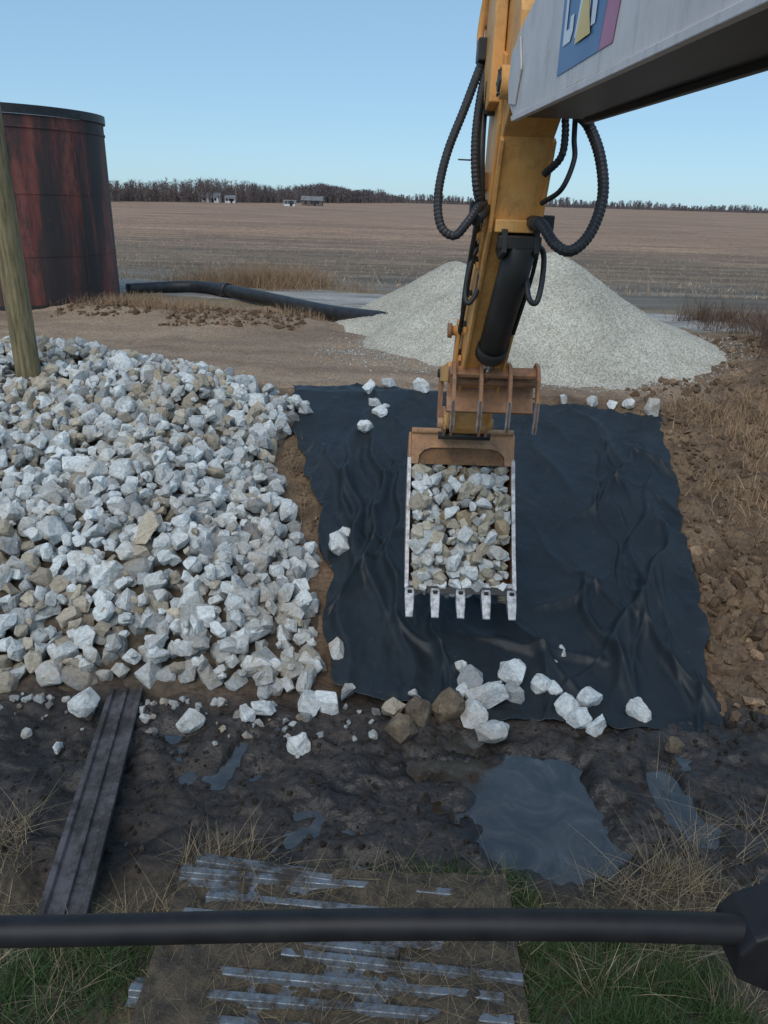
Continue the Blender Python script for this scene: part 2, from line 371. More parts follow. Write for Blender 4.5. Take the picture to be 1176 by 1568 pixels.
fastmesh("gravel_pile",np.stack([A,B,z],-1).reshape(-1,3),gridfaces(A),pm,False)
gp=[]
for _ in range(2600):
    a=rng.uniform(-math.pi,math.pi); rr_=3.9+abs(rng.normal())*.45; q=(4.05+rr_*math.cos(a)*1.1,20.1+rr_*math.sin(a))
    gp.append((q[0],q[1],float(terr(q[0],q[1]))+.01))
for _ in range(900):
    gp.append((rng.uniform(-1.8,2.5),rng.normal(18.9,.9),0)); gp[-1]=(gp[-1][0],gp[-1][1],float(terr(gp[-1][0],gp[-1][1]))+.01)
gp=np.array(gp)
rocks("scattered_gravel",gp,.025+.05*rng.random(len(gp))**2,rng.uniform(.25,.5,(len(gp),1))*np.array([[1,.95,.84]]),clm,14,None,VARL)
# ---------------------------------------------------------------- black fabric
TOP=np.array([(-1.9,14.73),(-.44,14.85),(2.35,14.2),(5.14,13.83)])
BOT=np.array([(-.55,6.98),(.16,6.84),(1.41,6.55),(3.66,6.5)])
LEF=np.array([(-.55,6.98),(-.72,9.0),(-1.05,10.8),(-1.5,12.3),(-1.9,14.73)]); RIG=np.array([(3.66,6.5),(4.07,8.41),(4.54,10.56),(5.14,13.83)])
def pl(P,t):
    L=np.concatenate([[0],np.cumsum(np.hypot(*np.diff(P,axis=0).T))]); L/=L[-1]
    return np.stack([np.interp(t,L,P[:,0]),np.interp(t,L,P[:,1])],-1)
u,v=np.meshgrid(np.linspace(0,1,300),np.linspace(0,1,360))
Pu=(1-v)[...,None]*pl(BOT,u)+v[...,None]*pl(TOP,u)+(1-u)[...,None]*pl(LEF,v)+u[...,None]*pl(RIG,v)
cA,cB,cC,cD=BOT[0],BOT[-1],TOP[0],TOP[-1]
Pu=Pu-((1-u)*(1-v))[...,None]*cA-(u*(1-v))[...,None]*cB-((1-u)*v)[...,None]*cC-(u*v)[...,None]*cD
edge=np.minimum(np.minimum(u,1-u),np.minimum(v,1-v)); eb=1-sstep(0,.05,edge)
Pu[...,0]+=eb*.16*fbm(Pu[...,0]*2,Pu[...,1]*2,3,60)*2; Pu[...,1]+=eb*.16*fbm(Pu[...,0]*2+9,Pu[...,1]*2,3,63)*2
fx,fy=Pu[...,0],Pu[...,1]
f=np.zeros_like(fx)
def crease(x0,y0,x1,y1,h,wd,wob=.1,asym=.6):
    global f
    Ls=math.hypot(x1-x0,y1-y0)/2; ang=math.atan2(y1-y0,x1-x0); cx_,cy_=(x0+x1)/2,(y0+y1)/2
    dx,dy=fx-cx_,fy-cy_; al=dx*math.cos(ang)+dy*math.sin(ang); ac=-dx*math.sin(ang)+dy*math.cos(ang)+wob*np.sin(al*1.7+x0*3)+.06*np.sin(al*4.3+y0)
    w_=wd*np.where(ac>0,1+asym,1-asym*.5)
    f+=h*np.exp(-np.abs(ac/w_)**1.5)*np.exp(-(al/Ls)**4)
r2=np.random.default_rng(21)
for _ in range(60):
    x0=r2.uniform(-1.8,5); y0=r2.uniform(6.5,14.5); ang=math.radians(r2.choice([90,80,100,65,115,50,125])+r2.uniform(-14,14)); Ls=r2.uniform(.4,1.8)
    crease(x0-Ls*math.cos(ang),y0-Ls*math.sin(ang),x0+Ls*math.cos(ang),y0+Ls*math.sin(ang),r2.uniform(.02,.07),r2.uniform(.03,.08),.1,r2.uniform(-.7,.9))
for a in [(-.6,12.6,-.35,7.4,.17,.09),(-.25,13.2,-.05,8.2,.15,.07),(.1,12.4,.25,7.3,.13,.07),(-.9,12.6,-.5,9.2,.13,.08),(4.2,10.4,2.6,7.0,.17,.10),(4.4,12.2,3.2,8.2,.11,.08),(1.4,9.0,1.9,6.8,.12,.08),(.8,8.6,.7,6.9,.11,.06),(2.6,9.2,2.9,6.8,.12,.07),(3.3,8.2,3.6,6.7,.13,.07),(2.3,14,3.0,11.2,.09,.08),(3.6,13.8,3.9,11.5,.10,.07),(1.2,7.9,2.6,7.35,.09,.06),(0,8.1,.9,7.5,.08,.06)]: crease(*a)
f+=.18*fbm(fx*.8,fy*.6,3,70)+.06*fbm(fx*3.5,fy*2.2,3,72)+.014*fbm(fx*14,fy*9,2,73)
f+=.14*eb*np.abs(fbm(fx*3,fy*3,3,77))
z=base(fx,fy)+.08+f
fm_,nt,b=newmat("geotextile")
c=ramp(nt,noise(nt,1.4,6),[(.3,(.011,.015,.019)),(.7,(.019,.025,.030))])
k=ramp(nt,noise(nt,3.2,9,.8),[(.56,0.),(.8,.4)]); c=mix(nt,c,(.07,.068,.06),k)
k=ramp(nt,noise(nt,18,3,.6),[(.70,0.),(.75,.8)]); c=mix(nt,c,(.16,.16,.15),k)
nt.links.new(c,b.inputs["Base Color"]); b.inputs["Roughness"].default_value=.5; b.inputs["Specular IOR Level"].default_value=.36
bump(nt,b,noise(nt,60,3),.3,.004)
fo=fastmesh("geotextile_fabric",np.stack([fx,fy,z],-1).reshape(-1,3),gridfaces(fx),fm_,True)
md=fo.modifiers.new("s","SOLIDIFY"); md.thickness=.012
# ---------------------------------------------------------------- blades
def blades(name,P,H,W,lean,cols,mat,seed=1,droop=.5):
    r=np.random.default_rng(seed); n=len(P); P=np.asarray(P)
    a=r.uniform(0,2*math.pi,n); ln=np.abs(r.normal(0,lean,n))
    dr=np.stack([np.cos(a),np.sin(a)],1); fa=r.uniform(0,2*math.pi,n); wd=np.stack([np.cos(fa),np.sin(fa)],1)
    Vv=np.zeros((n,8,3)); K=[0,.35,.7,1]
    for k,t in enumerate(K):
        off=dr*(ln*H*(t+droop*t*t))[:,None]; h=H*(t-.35*droop*ln*t*t*1.5)
        h=np.maximum(h,.01+0*h)
        ww=W*(1-.85*t)
        for s,j in((-1,0),(1,1)):
            Vv[:,k*2+j,0:2]=P[:,:2]+off+s*wd*(ww/2)[:,None]; Vv[:,k*2+j,2]=P[:,2]+h
    b0=np.arange(n)[:,None,None]*8
    q=np.array([[0,1,3,2],[2,3,5,4],[4,5,7,6]])[None]
    return fastmesh(name,Vv.reshape(-1,3),(b0+q).reshape(-1,4),mat,False,np.repeat(cols,8,axis=0))
bm_,_,_,_=attrmat("straw",30,.8,1.15,.85,0); gmt,_,_,_=attrmat("green_grass",30,.8,1.2,.7,0)
def tufts(spec,seed):
    r=np.random.default_rng(seed);P=[];H=[]
    for cx,cy,rx,ry,n,h in spec:
        a=r.normal(cx,rx/2,n);b2=r.normal(cy,ry/2,n); P.append(np.stack([a,b2,terr(a,b2)-.01],1)); H.append(h*r.uniform(.4,1.1,n))
    return np.concatenate(P),np.concatenate(H)
sp=[]
r3=np.random.default_rng(5)
for _ in range(34): sp.append((r3.uniform(-3.2,3.4),4.1+r3.normal()*.22,.14,.10,40,.18))
for _ in range(36): sp.append((r3.uniform(1.5,3.4),r3.uniform(3.2,4.7),.15,.12,45,.30))
for _ in range(20): sp.append((r3.uniform(-2.6,-1.5),r3.uniform(3.0,4.0),.15,.12,45,.22))
for _ in range(14): sp.append((r3.uniform(2.7,3.8),r3.uniform(4.6,5.9),.10,.10,16,.45))
sp+=[(-1.3,4.7,.3,.2,230,.32),(-1.05,4.6,.3,.2,120,.28),(-3.1,4.75,.25,.25,300,.36),(.1,4.55,.3,.15,90,.22),(1.9,4.5,.3,.2,110,.32),(2.4,4.6,.3,.2,220,.4),(-1.25,10.9,.2,.7,130,.35),(-1.55,12.0,.25,.6,90,.35)]
P,Hh=tufts(sp,3)
cc=rng.uniform(.65,1.25,(len(P),1))*np.array([[.36,.285,.18]])
dk=rng.random(len(P))<.5; cc[dk]*=.38
blades("dry_grass",P,Hh,rng.uniform(.003,.007,len(P)),.8,cc,bm_,4)
sp=[]
for _ in range(90): sp.append((r3.uniform(-.6,1.3),4.4+r3.normal()*.1,.15,.1,90,.12))
for _ in range(90): sp.append((r3.uniform(1.05,2.4),r3.uniform(3.0,4.1),.15,.12,90,.15))
for _ in range(50): sp.append((r3.uniform(-2.4,-1.5),r3.uniform(3.0,3.9),.15,.12,80,.14))
P,Hh=tufts(sp,8)
cc=rng.uniform(.5,1.3,(len(P),1))*np.array([[.055,.10,.03]])
blades("green_grass",P,Hh,rng.uniform(.004,.009,len(P)),.6,cc,gmt,6)
sp=[]
for _ in range(110): sp.append((r3.normal(-5.5,1.4),r3.normal(33.2,.8),.6,.4,70,1.15*math.exp(-abs(r3.normal())*.4)))
for _ in range(40): sp.append((r3.uniform(-11.5,-6),r3.normal(25.6,.5),.5,.3,50,.45))
for _ in range(50): sp.append((r3.uniform(-9,-2),r3.normal(24,.5),.4,.3,40,.35))
for _ in range(90): sp.append((r3.uniform(5.2,8),r3.uniform(8,15),.4,.4,50,.3))
P,Hh=tufts(sp,13)
cc=rng.uniform(.6,1.3,(len(P),1))*np.array([[.36,.24,.145]])
blades("roadside_weeds",P,Hh,rng.uniform(.008,.02,len(P)),.5,cc,bm_,16)
sp=[]
for _ in range(130): sp.append((r3.uniform(8.6,16),r3.uniform(17,27),.5,.5,60,.9))
P,Hh=tufts(sp,17); m_=~((P[:,0]<9.6)&(P[:,1]>19))
P=P[m_];Hh=Hh[m_]
cc=rng.uniform(.5,1.3,(len(P),1))*np.array([[.15,.09,.062]])
blades("dry_brush",P,Hh,rng.uniform(.008,.02,len(P)),.45,cc,bm_,18)
n=16000; yy=34+ (rng.random(n)**2)*90; yy=np.round(yy/.76)*.76+rng.normal(0,.06,n); xx=rng.uniform(-.75,.75,n)*yy
P=np.stack([xx,yy,terr(xx,yy)-.02],1)
cc=rng.uniform(.6,1.3,(n,1))*np.array([[.44,.32,.21]])
blades("crop_stubble",P,rng.uniform(.08,.26,n),rng.uniform(.02,.05,n),.6,cc,bm_,19)
# ---------------------------------------------------------------- far background
TL=np.array([(-330,150),(-160,190),(-100,242),(-64,360),(5,745),(250,900),(600,1080),(1300,1300)])
def tl(t):
    L=np.concatenate([[0],np.cumsum(np.hypot(*np.diff(TL,axis=0).T))]); return np.interp(t*L[-1],L,TL[:,0]),np.interp(t*L[-1],L,TL[:,1])
tm,_,_,_=attrmat("bare_wood",.5,.8,1.2,1.,0)
r4=np.random.default_rng(31)
NT=5600; tt=r4.random(NT); tt=np.where(r4.random(NT)<.5,tt*.28,tt)
X0,Y0=tl(tt); X0=X0+r4.normal(size=NT)*5; Y0=Y0+np.abs(r4.normal(size=NT))*22
hg=r4.uniform(6,10.2,NT)*(1+.18*np.sin(tt*90)+.1*np.sin(tt*31)); hg*=np.where(r4.random(NT)<.3,.6,1)*(1+.12*sstep(0.35,.9,tt)); dist=np.hypot(X0,Y0)
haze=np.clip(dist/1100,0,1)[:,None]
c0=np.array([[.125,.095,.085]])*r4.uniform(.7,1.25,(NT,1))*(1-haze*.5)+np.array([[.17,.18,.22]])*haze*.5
NB=38
f_=np.concatenate([np.zeros((NT,1)),r4.uniform(.15,1.0,(NT,NB-1))],1); aa=r4.uniform(0,2*math.pi,(NT,NB)); l=hg[:,None]*.30*np.sin(np.clip(f_,.2,1)*2.6)*r4.uniform(.5,1,(NT,NB))
S0=np.stack([X0[:,None]+0*f_,Y0[:,None]+0*f_,1.2+hg[:,None]*f_*.85],-1)
D0=np.stack([np.cos(aa)*l,np.sin(aa)*l*.5,l*r4.uniform(.3,.9,(NT,NB))],-1)
D0[:,0]=np.stack([0*hg,0*hg,hg*.9],-1)
wv=np.where(dist<450,.10,.26)[:,None,None]*np.ones((1,NB,1)); wv[:,0]*=1.6
ax=np.concatenate([wv,0*wv,0*wv],-1)
T=np.stack([S0-ax,S0+ax,S0+D0],2).reshape(-1,3)
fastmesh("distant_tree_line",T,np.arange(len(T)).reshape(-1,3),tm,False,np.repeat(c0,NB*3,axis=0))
ts=np.linspace(0,1,2500); a,b2=tl(ts); hh=1.2+2.2*(vnoise(ts*400,ts*0)+.2)+1.4*vnoise(ts*1500,ts*0,3)
V=np.concatenate([np.stack([a,b2+8,hh*0+1],1),np.stack([a,b2+10,hh+1],1)]); nn=len(ts)
Fq=np.stack([np.arange(nn-1),np.arange(1,nn),np.arange(1,nn)+nn,np.arange(nn-1)+nn],1)
fastmesh("distant_brush",V,Fq,simple("brush",(.085,.066,.058),(.13,.105,.095),.3,1,0,0))
wh=simple("white_siding",(.6,.6,.6),(.7,.7,.7),1,.7,0,0); rf=simple("roof_shingle",(.12,.12,.13),(.2,.2,.2),1,.8,0,0); dkm=simple("dark_glass",(.02,.02,.03),(.03,.03,.04),1,.2,0,0)
def house(name,x,y,L,W,Hh,wall):
    e=empty(name)
    z0=1.3
    box("walls",(x,y,z0+Hh/2),(L,W,Hh),wall,e)
    V=[(x-L/2-.3,y-W/2-.3,z0+Hh),(x+L/2+.3,y-W/2-.3,z0+Hh),(x+L/2+.3,y+W/2+.3,z0+Hh),(x-L/2-.3,y+W/2+.3,z0+Hh),(x-L/2-.3,y,z0+Hh+W*.32),(x+L/2+.3,y,z0+Hh+W*.32)]
    pymesh("roof",V,[(0,1,5,4),(2,3,4,5),(0,4,3),(1,2,5),(0,3,2,1)],rf,False,e)
    for k in range(3): box("window_%d"%k,(x-L*.3+k*L*.3,y-W/2-.02,z0+1.5),(.9,.1,.9),dkm,e)
    box("door",(x+L*.15,y-W/2-.02,z0+1.0),(.9,.1,2.0),dkm,e)
house("farm_house",-73,325,7.5,5,2.3,wh); house("farm_house",-65.5,327,4,4,1.9,wh)
house("farm_shed",-37,290,4,3,1.4,wh); house("farm_shed",-32,320,8,5,2.2,simple("brown_siding",(.1,.08,.07),(.16,.13,.11),1,.8,0,0))
wood=simple("pole_wood",(.14,.10,.06),(.26,.19,.11),5,.85,0,.5,.01)
for k,(px_,py_) in enumerate([(-96,270),(-62,320),(-2,560),(150,700),(330,760)]):
    e=empty("utility_pole")
    tube("shaft",[(px_,py_,1.2),(px_,py_,8.3)],.18,wood,e,8,smoothcurve=False); box("crossarm",(px_,py_-.3,7.7),(2.2,.16,.2),wood,e)
    for s in(-1,0,1): box("insulator",(px_+s,py_-.3,7.95),(.15,.15,.3),dkm,e)
# ---------------------------------------------------------------- tank, pole, pipe, rail, mat
tk,nt,b=newmat("rusty_tank")
s1=noise(nt,.9,6,.6,vec=(1.2,1.2,.13)); c=ramp(nt,s1,[(.40,(.034,.024,.024)),(.48,(.06,.034,.030)),(.53,(.16,.042,.033)),(.64,(.23,.078,.058))])
s2=noise(nt,3.0,9,.75,vec=(1,1,.3)); c=mix(nt,c,(.038,.030,.030),ramp(nt,s2,[(.47,0.),(.60,.9)]))
s3=noise(nt,6,9,.8,vec=(1,1,.8)); c=mix(nt,c,(.34,.31,.29),ramp(nt,s3,[(.645,0.),(.70,.75)]))
nt.links.new(c,b.inputs["Base Color"]); b.inputs["Roughness"].default_value=.65; bump(nt,b,s2,.4,.05)
e=empty("steel_tank"); cx,cy,rr=-12.85,27.0,3.25
def ring(name,r0,r1,z0,z1,mat,segs=96):
    V=[];F=[]
    for k in range(segs):
        a=2*math.pi*k/segs
        for r_,z_ in((r1,z0),(r1,z1),(r0,z1),(r0,z0)): V.append((cx+r_*math.cos(a),cy+r_*math.sin(a),z_))
    for k in range(segs):
        for j in range(4): F.append((k*4+j,((k+1)%segs)*4+j,((k+1)%segs)*4+(j+1)%4,k*4+(j+1)%4))
    o=pymesh(name,V,F,mat,True,e); md=o.modifiers.new("e","EDGE_SPLIT"); return o
blk=simple("black_steel",(.012,.012,.014),(.03,.03,.032),4,.5,0,.2,.01)
ring("shell",rr-.05,rr,1.3,7.15,tk); ring("top_rim",rr-.08,rr+.07,7.16,7.40,blk); ring("upper_hoop",rr+.003,rr+.03,6.80,6.86,tk); ring("base_hoop",rr+.003,rr+.08,1.3,1.75,blk)
for zz in(3.2,5.0): ring("weld_seam",rr+.002,rr+.014,zz,zz+.03,tk)
for a in(-100,-62,-25): 
    a=math.radians(a); box("panel_seam",(cx+(rr+.01)*math.cos(a),cy+(rr+.01)*math.sin(a),4.2),(.03,.08,5.0),tk,e,rot=Matrix.Rotation(a,3,'Z'))
pw,nt,b=newmat("weathered_wood")
s1=noise(nt,6,8,.7,vec=(3,3,.25)); c=ramp(nt,s1,[(.35,(.085,.068,.035)),(.5,(.19,.15,.075)),(.65,(.30,.24,.135))]); nt.links.new(c,b.inputs["Base Color"]); b.inputs["Roughness"].default_value=.85; bump(nt,b,s1,.6,.02)
tube("wooden_pole",[(-6.32,13.1,.8),(-6.33,13.1,3),(-6.35,13.12,6),(-6.35,13.12,8.2)],.205,pw,None,20,rf=lambda t:1.04-.12*t)
tube("black_pipe",[(-.0,22.0,2.0),(-2.0,24.26,1.86),(-4.62,27.4,1.86),(-6.9,29.8,1.84),(-8.2,30.2,1.8),(-9.9,29.2,1.75)],.22,blk,None,20)
tube("pipe_collar",[(-6.3,29.25,1.85),(-6.05,29.0,1.85)],.27,blk,None,20,smoothcurve=False)
steel,nt,b=newmat("wet_sheen_steel")
f_=noise(nt,3.5,9,.75); c=ramp(nt,f_,[(.44,(.17,.20,.235)),(.58,(.05,.042,.036))]); nt.links.new(c,b.inputs["Base Color"]); b.inputs["Metallic"].default_value=.3  # steel and mud; the bluish tone paints in sky sheen on the ridges
nt.links.new(ramp(nt,f_,[(.4,.3),(.6,.8)]),b.inputs["Roughness"]); bump(nt,b,noise(nt,14,6),.5,.01)
def corr(name,p0,p1,prof,mat,parent=None,segs=1):
    p0=Vector(p0);p1=Vector(p1); d=(p1-p0); s=d.cross(Vector((0,0,1))).normalized(); up=Vector((0,0,1)); V=[];F=[]
    n=len(prof)
    for q in range(segs+1):
        p=p0+d*q/segs
        for a,h in prof: V.append(p+s*a+up*h)
    for q in range(segs):
        for k in range(n-1): F.append((q*n+k,q*n+k+1,(q+1)*n+k+1,(q+1)*n+k))
    o=pymesh(name,V,F,mat,False,parent); m=o.modifiers.new("s","SOLIDIFY"); m.thickness=.01; m.offset=-1
    b=o.modifiers.new("b","BEVEL"); b.width=.004; return o
darks,nt,b=newmat("dark_muddy_steel"); f_=noise(nt,3,10,.75); c=ramp(nt,f_,[(.4,(.10,.088,.095)),(.56,(.034,.027,.023))]); nt.links.new(c,b.inputs["Base Color"]); b.inputs["Roughness"].default_value=.5; bump(nt,b,noise(nt,14,6),.6,.02)
prof=[(-.18,.0),(-.18,.06),(-.13,.062),(-.11,.03),(-.03,.03),(-.02,.065),(.02,.065),(.03,.03),(.11,.03),(.13,.062),(.18,.06),(.18,0)]
corr("steel_rail",(-2.80,6.95,.04),(-2.22,3.7,.27),prof,darks,None,6)
mt=empty("steel_track_mat")
prof2=[(-.10,0),(-.040,.005),(-.028,.050),(.028,.052),(.040,.005),(.10,0.0)]
mudm_=simple("mat_mud",(.030,.024,.018),(.10,.076,.048),9,.85,0,.9,.03)
r5=np.random.default_rng(3)
for k,yy in enumerate([4.24,4.14,3.93,3.78,3.66,3.50,3.36,3.22,3.05,2.9]):
    tl_=.065
    x0=-1.38+r5.uniform(-.1,.3)-(k*.01); x1=1.0+r5.uniform(-.35,.03)
    if k==0: x0+=.1; x1=-.3
    if k==5: x0=-.6
    if k==4: x1=.2
    corr("plank_%d"%k,(x0,yy+tl_,.430+r5.uniform(-.012,.006)),(x1,yy-tl_,.425+r5.uniform(-.012,.006)),prof2,steel,mt,2)
A,B=np.meshgrid(np.linspace(-1.45,1.02,160),np.linspace(2.5,4.27,120))
z=.448+.18*fbm(A*1.6,B*2.2,4,90)+.05*fbm(A*9,B*9,3,93)
fastmesh("mud_cover",np.stack([A,B,z],-1).reshape(-1,3),gridfaces(A),mudm_,True,None,mt)
for s in(-1.0,0,.8): box("stringer",(s,3.5,.35),(.1,1.5,.08),steel,mt,.005)
n=1900; P=np.stack([rng.uniform(-1.5,1.1,n),rng.uniform(2.9,4.3,n),np.full(n,.470)],1)
blades("straw_litter",P,rng.uniform(.03,.10,n),rng.uniform(.002,.005,n),3.0,rng.uniform(.25,.85,(n,1))*np.array([[.36,.27,.155]]),bm_,44,droop=.1)
# ---------------------------------------------------------------- excavator
ex=empty("excavator")
def xc(y): return 1.1-.04*(y-4)
def paint(name,c1,c2,dirt,lo=.5,hi=.72,rough=.5,chips=.6):
    m,nt,b=newmat(name)
    c=ramp(nt,noise(nt,2.5,5),[(.35,c1),(.65,c2)])
    k=ramp(nt,noise(nt,3.5,10,.75),[(lo,0.),(hi,.85)]); c=mix(nt,c,dirt,k)
    k=ramp(nt,noise(nt,28,6,.8),[(chips,0.),(chips+.08,.6)]); c=mix(nt,c,dirt,k)
    k=ramp(nt,noise(nt,9,8,.8,vec=(1,1,.25)),[(.5,1.),(.7,.68)]); c=mix(nt,c,k,1.,'MULTIPLY')
    nt.links.new(c,b.inputs["Base Color"]); b.inputs["Roughness"].default_value=rough
    bump(nt,b,noise(nt,30,5),.15,.006); return m
orange=paint("yellow_paint",(.72,.33,.085),(.80,.43,.14),(.24,.13,.065),.50,.80)
rustor=paint("rusty_orange",(.42,.195,.095),(.48,.24,.12),(.17,.10,.06),.42,.66,.7)
white=paint("boom_white",(.60,.54,.52),(.68,.62,.60),(.38,.30,.25),.55,.9,.5,.68)
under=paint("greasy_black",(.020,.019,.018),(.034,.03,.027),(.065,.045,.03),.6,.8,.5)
rubber=simple("hose_rubber",(.018,.018,.02),(.035,.035,.038),10,.5,0,.1,.005)
silver,nt,b=newmat("worn_steel"); c=ramp(nt,noise(nt,14,8,.7),[(.35,(.20,.19,.19)),(.6,(.50,.51,.53))]); nt.links.new(c,b.inputs["Base Color"]); b.inputs["Metallic"].default_value=.5; b.inputs["Roughness"].default_value=.5; bump(nt,b,noise(nt,25,6),.4,.008)
chrome,nt,b=newmat("chrome_rod"); b.inputs["Base Color"].default_value=(.6,.6,.62,1); b.inputs["Metallic"].default_value=1; b.inputs["Roughness"].default_value=.15
def ext(name,prof,d0,d1,mat,bevel=.012,yaw=True,parent=ex,matfn=None):
    n=len(prof); V=[]
    for dx in(d0,d1):
        for y_,z_ in prof: V.append(((xc(y_) if yaw else 0)+dx,y_,z_))
    F=[tuple(range(n)),tuple(range(2*n-1,n-1,-1))]+[(k,(k+1)%n,n+(k+1)%n,n+k) for k in range(n)]
    o=pymesh(name,V,F,mat,False,parent,bevel)
    if matfn:
        for p in o.data.polygons: p.material_index=matfn(p)
    return o
def A3(dx,y_,z_): return (xc(y_)+dx,y_,z_)
def rod(name,a,b2,r,mat,sides=16): return tube(name,[a,b2],r,mat,ex,sides,smoothcurve=False)
bp=[(5.98,5.98),(5.9,5.82),(5.72,5.73),(4,5.725),(2.0,5.70),(1.0,5.25),(-.7,3.3),(-1.1,3.6),(.5,5.9),(1.9,6.5),(5.2,6.33),(5.7,6.24),(5.95,6.12)]
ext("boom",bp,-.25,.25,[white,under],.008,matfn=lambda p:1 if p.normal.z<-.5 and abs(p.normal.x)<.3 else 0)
ext("boom_flange",[(5.74,5.735),(2.0,5.71),(2.0,5.675),(5.70,5.70)],-.262,-.225,white,.004)
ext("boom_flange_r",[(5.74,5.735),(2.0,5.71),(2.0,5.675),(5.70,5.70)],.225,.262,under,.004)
ext("boom_weld_plate",[(5.93,5.95),(5.86,5.82),(5.62,5.79),(5.50,5.98),(5.62,6.18),(5.88,6.14)],-.262,-.252,white,.004)
def decal(name,pts,off,mat):
    V=[(xc(y_)-.25-off,y_,z_) for y_,z_ in pts]; return pymesh(name,V,[tuple(range(len(V)))],mat,False,ex)
blue=simple("decal_blue",(.06,.14,.30),(.09,.18,.35),4,.4,0,0); pink=simple("decal_red",(.42,.10,.19),(.48,.14,.24),4,.4,0,0); yel=simple("decal_yellow",(.70,.47,.10),(.75,.52,.14),4,.4,0,0); wht=simple("decal_white",(.68,.69,.72),(.75,.75,.76),4,.4,0,0)
decal("logo_panel",[(4.50,5.81),(3.76,5.81),(3.60,6.36),(4.50,6.36)],.004,blue)
decal("logo_stripe",[(3.755,5.81),(3.56,5.81),(3.40,6.36),(3.595,6.36)],.004,pink)
decal("logo_letter_c",[(4.42,5.93),(4.28,5.93),(4.24,5.97),(4.24,6.04),(4.31,6.04),(4.31,5.99),(4.37,5.99),(4.37,6.22),(4.31,6.22),(4.31,6.16),(4.24,6.16),(4.24,6.24),(4.28,6.28),(4.42,6.28)],.008,wht)
decal("logo_letter_t",[(3.92,5.93),(3.85,5.93),(3.83,6.21),(3.73,6.21),(3.72,6.28),(4.02,6.28),(4.02,6.21),(3.92,6.21)],.008,wht)
decal("logo_letter_a",[(4.20,5.93),(4.06,6.28),(3.98,6.28),(3.95,5.93)],.008,wht)
decal("logo_triangle",[(4.17,5.90),(4.04,6.16),(3.90,5.90)],.012,yel)
sp_=[(6.0,5.95),(6.38,5.66),(6.62,5.0),(7.5,3.75),(8.25,2.82),(8.42,2.70),(8.6,2.78),(8.62,2.98),(8.07,3.85),(7.5,4.67),(7.09,5.24),(7.05,5.7),(7.15,6.05),(7.05,6.35),(6.75,6.55),(6.55,6.95),(6.3,6.98),(6.0,6.4)]
ext("stick",sp_,-.20,.20,orange,.012)
ext("stick_side_plate",[(6.45,5.75),(6.75,5.0),(7.0,4.72),(7.05,5.1),(6.95,5.9),(6.7,6.3),(6.4,6.2)],-.222,-.20,orange,.006)
ext("stick_flange_l",[(6.40,5.66),(6.64,5.0),(7.52,3.75),(8.2,2.9),(8.16,2.87),(7.49,3.71),(6.59,4.97),(6.35,5.63)],-.212,-.185,orange,.004)
ext("stick_flange_r",[(6.40,5.66),(6.64,5.0),(7.52,3.75),(8.2,2.9),(8.16,2.87),(7.49,3.71),(6.59,4.97),(6.35,5.63)],.185,.212,orange,.004)
for q in np.linspace(0,1,7):
    y_=6.66+(8.1-6.66)*q; z_=4.98-(4.98-3.05)*q
    box("bracket",A3(-.215,y_+.25,z_+.05),(.03,.09,.07),under,ex,.004)
    box("bracket_b",A3(-.225,y_+.12,z_+.02),(.025,.05,.05),orange,ex,.004)
for y_,z_,r_ in[(6.25,6.0,.11),(6.8,6.25,.09),(6.45,6.75,.08),(7.0,4.95,.07),(8.38,2.86,.09)]:
    rod("pin",A3(-.27,y_,z_),A3(.27,y_,z_),r_,orange,20)
    rod("pin_cap",A3(-.285,y_,z_),A3(-.265,y_,z_),r_*.6,under)
    for q in range(6):
        a=q*math.pi/3; rod("bolt",A3(-.282,y_+math.cos(a)*r_*.8,z_+math.sin(a)*r_*.8),A3(-.268,y_+math.cos(a)*r_*.8,z_+math.sin(a)*r_*.8),.012,under,6)
ext("tail_bracket",[(6.5,5.9),(6.7,5.85),(7.0,6.1),(7.0,6.5),(6.7,6.8),(6.5,6.6)],-.30,-.21,orange,.01)
tube("steel_line",[A3(-.26,6.6,6.95),A3(-.30,6.9,6.75),A3(-.33,7.0,6.45),A3(-.33,6.95,6.25)],.03,orange,ex,10)
tube("steel_line_upper",[(.95,5.2,7.05),(.80,6.2,6.95),(.74,6.75,6.75),(.70,6.93,6.45)],.035,rustor,ex,10)
tube("steel_line_upper_b",[(1.02,5.2,6.98),(.88,6.2,6.88),(.80,6.75,6.66),(.76,6.93,6.35)],.028,rustor,ex,10)
box("manifold",A3(-.30,6.93,6.3),(.12,.2,.16),under,ex,.01)
box("manifold_b",A3(-.26,6.75,5.95),(.08,.14,.24),under,ex,.01)
box("manifold_c",A3(-.26,6.85,5.35),(.09,.16,.14),rustor,ex,.01)
box("hose_clamp",A3(-.27,6.9,5.15),(.14,.10,.10),under,ex,.01)
box("hose_clamp_r",A3(.26,6.65,5.05),(.12,.12,.12),under,ex,.01)
rod("fitting_l",(.66,6.50,5.06),(.80,6.80,5.18),.052,under); rod("fitting_r",(1.13,6.2,5.05),(1.13,6.6,5.05),.056,under)
box("cross_plate",A3(.0,6.56,5.02),(.34,.07,.10),orange,ex,.01)
box("cylinder_bracket",A3(.03,6.52,4.90),(.34,.16,.10),under,ex,.01)
rod("cylinder_body",A3(.06,6.52,4.92),A3(.03,7.38,3.86),.135,under,24)
rod("cylinder_gland",A3(.033,7.33,3.92),A3(.028,7.42,3.82),.15,under,24)
tube("cylinder_line",[A3(.20,6.55,4.9),A3(.22,6.8,4.6),A3(.20,7.25,4.05)],.018,under,ex,10)
rod("cylinder_rod",A3(.03,7.38,3.86),A3(.03,7.66,3.52),.06,chrome)
for dx in(-.13,.13): ext("mount_ear",[(6.62,5.0),(6.45,5.0),(6.42,4.82),(6.6,4.76),(6.75,4.82)],dx-.02+.03,dx+.02+.03,under,.005)
